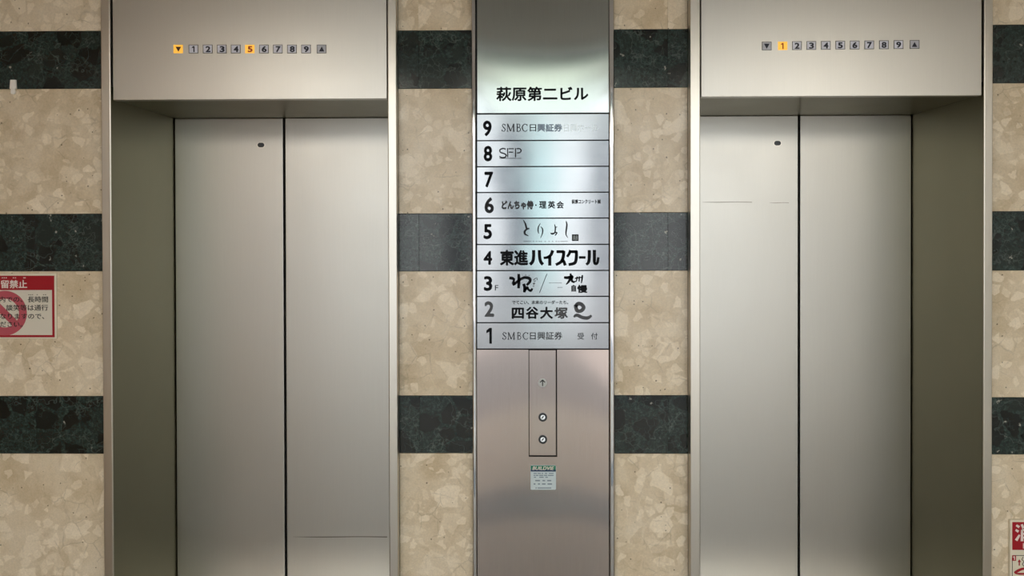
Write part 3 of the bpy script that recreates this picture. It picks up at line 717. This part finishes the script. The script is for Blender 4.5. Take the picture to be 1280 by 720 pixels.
obj('heading_ruby', bm, M['signwhite'], sg)['kind'] = 'stuff'
bm = bmesh.new()
text_bm('内での、', 0.2-1.0, 370.6, 28, 377.8, yt, bold=0.012, bm=bm); text_bm('長時間', 34.6, 370.4, 60.0, 378.0, yt, bold=0.014, bm=bm)
text_bm('談笑等は通行', 7.6, 380.8, 60.0, 388.4, yt, bold=0.014, bm=bm)
text_bm('なりますので、', 0.0, 391.8, 55.2, 398.8, yt, bold=0.014, bm=bm)
text_bm('ださい。', 0.0, 402.0, 28.0, 409.0, yt, bold=0.014, bm=bm)
for x in (35.4, 37.6, 40, 45.8, 53.8, 56.2): line(bm, [(x, 368.4), (x+1.3, 368.3)], 0.8, yt)
obj('message_text', bm, M['signink'], sg)

# ------------------------------------------------------------------ fire extinguisher sign, cut by the right and bottom edges
SY2 = -0.012
X0, _, _, Z1 = rect(1262.8, 650.0, 1284, 740, SY2)
X1 = X0+0.21; Z0 = Z1-0.30
fs = empty('fire_sign', ((X0+X1)/2, 0, Z0)); tag(fs, 'white fire extinguisher sign with red heading low on the marble right of the lifts', 'sign')
obj('backing_board', bx(X0, X1, SY2, -0.0006, Z0, Z1, bev=0.001), M['acryl'], fs)
y2 = SY2-0.0005
x0, _, z0, z1 = rect(1265.4, 652.6, 1280, 687.4, y2)
obj('red_heading_band', bx(x0, X1-0.006, y2, SY2+0.0001, z0, z1), M['red'], fs)
yt2 = y2-0.0005
bm = bmesh.new()
for stt in ([(1270.4, 656.6, 2.6), (1274.2, 659.0, 3.2)], [(1269.6, 662.4, 2.6), (1273.2, 664.6, 3.2)], [(1274.6, 668.6, 2.4), (1270.2, 675.6, 3.6)],
            [(1277.2, 655.4, 2.8), (1279.2, 660.4, 3.0)], [(1284.4, 654.2, 3.0), (1284.4, 661.0, 3.0)], [(1291.2, 655.4, 2.8), (1289.4, 660.4, 3.0)],
            [(1277.6, 662.4, 2.8), (1277.6, 676.6, 3.4)], [(1277.6, 662.6, 2.6), (1291.6, 662.6, 2.6)], [(1291.4, 662.4, 3.0), (1291.4, 676.4, 3.2)], [(1279, 667.4, 2.2), (1290, 667.4, 2.2)], [(1279, 672.0, 2.2), (1290, 672.0, 2.2)]):
    brush(bm, stt, yt2, n=2)
line(bm, [(1279.6, 679.0), (1279.6, 685.6)], 1.6, yt2)
obj('heading', bm, M['signwhite'], fs)
# first step of the pictogram: framed panel with number, arrow and red hose end
bm = bmesh.new(); line(bm, [(1292, 694.4), (1266.4, 694.4), (1265.4, 697), (1265.4, 728)], 0.7, yt2)
obj('picture_outline', bm, M['signink'], fs)
x0, x1, z0, z1 = rect(1265.2, 694.2, 1270.0, 701.0, yt2)
bd = obj('number_box', bx(x0, x1, yt2-0.0003, yt2+0.0002, z0, z1), M['red'], fs)
obj('step_number', one(bmesh.new(), 1266.4, 695.4, 1268.6, 700.0, yt2-0.0006), M['signwhite'], fs)
bm = bmesh.new(); line(bm, [(1274.2, 707.0), (1274.2, 702.0)], 1.5, yt2)
prism(bm, [at(1272.2, 702.6, yt2), at(1274.2, 699.0, yt2), at(1276.4, 702.6, yt2)], yt2, yt2+0.0004)
obj('step_arrow', bm, M['red'], fs)
bm = bmesh.new()
brush(bm, [(1279.0, 696, .6), (1277.6, 699.6, .8), (1280, 702, .7), (1278.0, 705.4, .8), (1281, 708.4, .8)], yt2)
brush(bm, [(1281, 696, .6), (1284.6, 700, .8), (1284, 706, .7), (1288, 710, .6)], yt2)
obj('hand_outline', bm, M['signink'], fs)
bm = bmesh.new()
brush(bm, [(1268.2, 716.4, 3.0), (1272, 713.8, 3.4), (1277.2, 711.4, 3.0), (1283, 710.4, 2.6)], yt2)
brush(bm, [(1270, 717.0, 1.6), (1276, 717.4, 2.4), (1284, 717.0, 2.0)], yt2)
obj('hose_nozzle', bm, M['red'], fs)

# ------------------------------------------------------------------ white clip on the left marble
x0, x1, z0, z1 = rect(11.6, 99.6, 20.0, 111.4, -0.008)
cl = empty('wall_clip', ((x0+x1)/2, 0, z0)); tag(cl, 'small white plastic clip at the lower edge of the upper left dark band', 'clip')
bm = bmesh.new(); dx = (x1-x0)
P = [(x0, z0+0.003), (x0+0.002, z0), (x1-0.002, z0), (x1, z0+0.003), (x1-dx*0.08, z1), (x0+dx*0.12, z1)]
prism(bm, P, -0.008, -0.0006); bmesh.ops.bevel(bm, geom=bm.edges[:], offset=0.0012, segments=2, affect='EDGES', profile=0.5)
obj('clip_body', bm, M['clip'], cl)
obj('clip_ridge', bx(x0+dx*0.3, x0+dx*0.42, -0.009, -0.0078, z0+0.008, z1-0.010, bev=0.0004), M['clip'], cl)
xa, xb, za, zb = rect(13.3, 112.0, 18.6, 117.6, -0.005)
obj('clip_tongue', prism(bmesh.new(), rr(xa, xb, za, z0+0.002, 0.006), -0.005, -0.0004), M['clip'], cl)
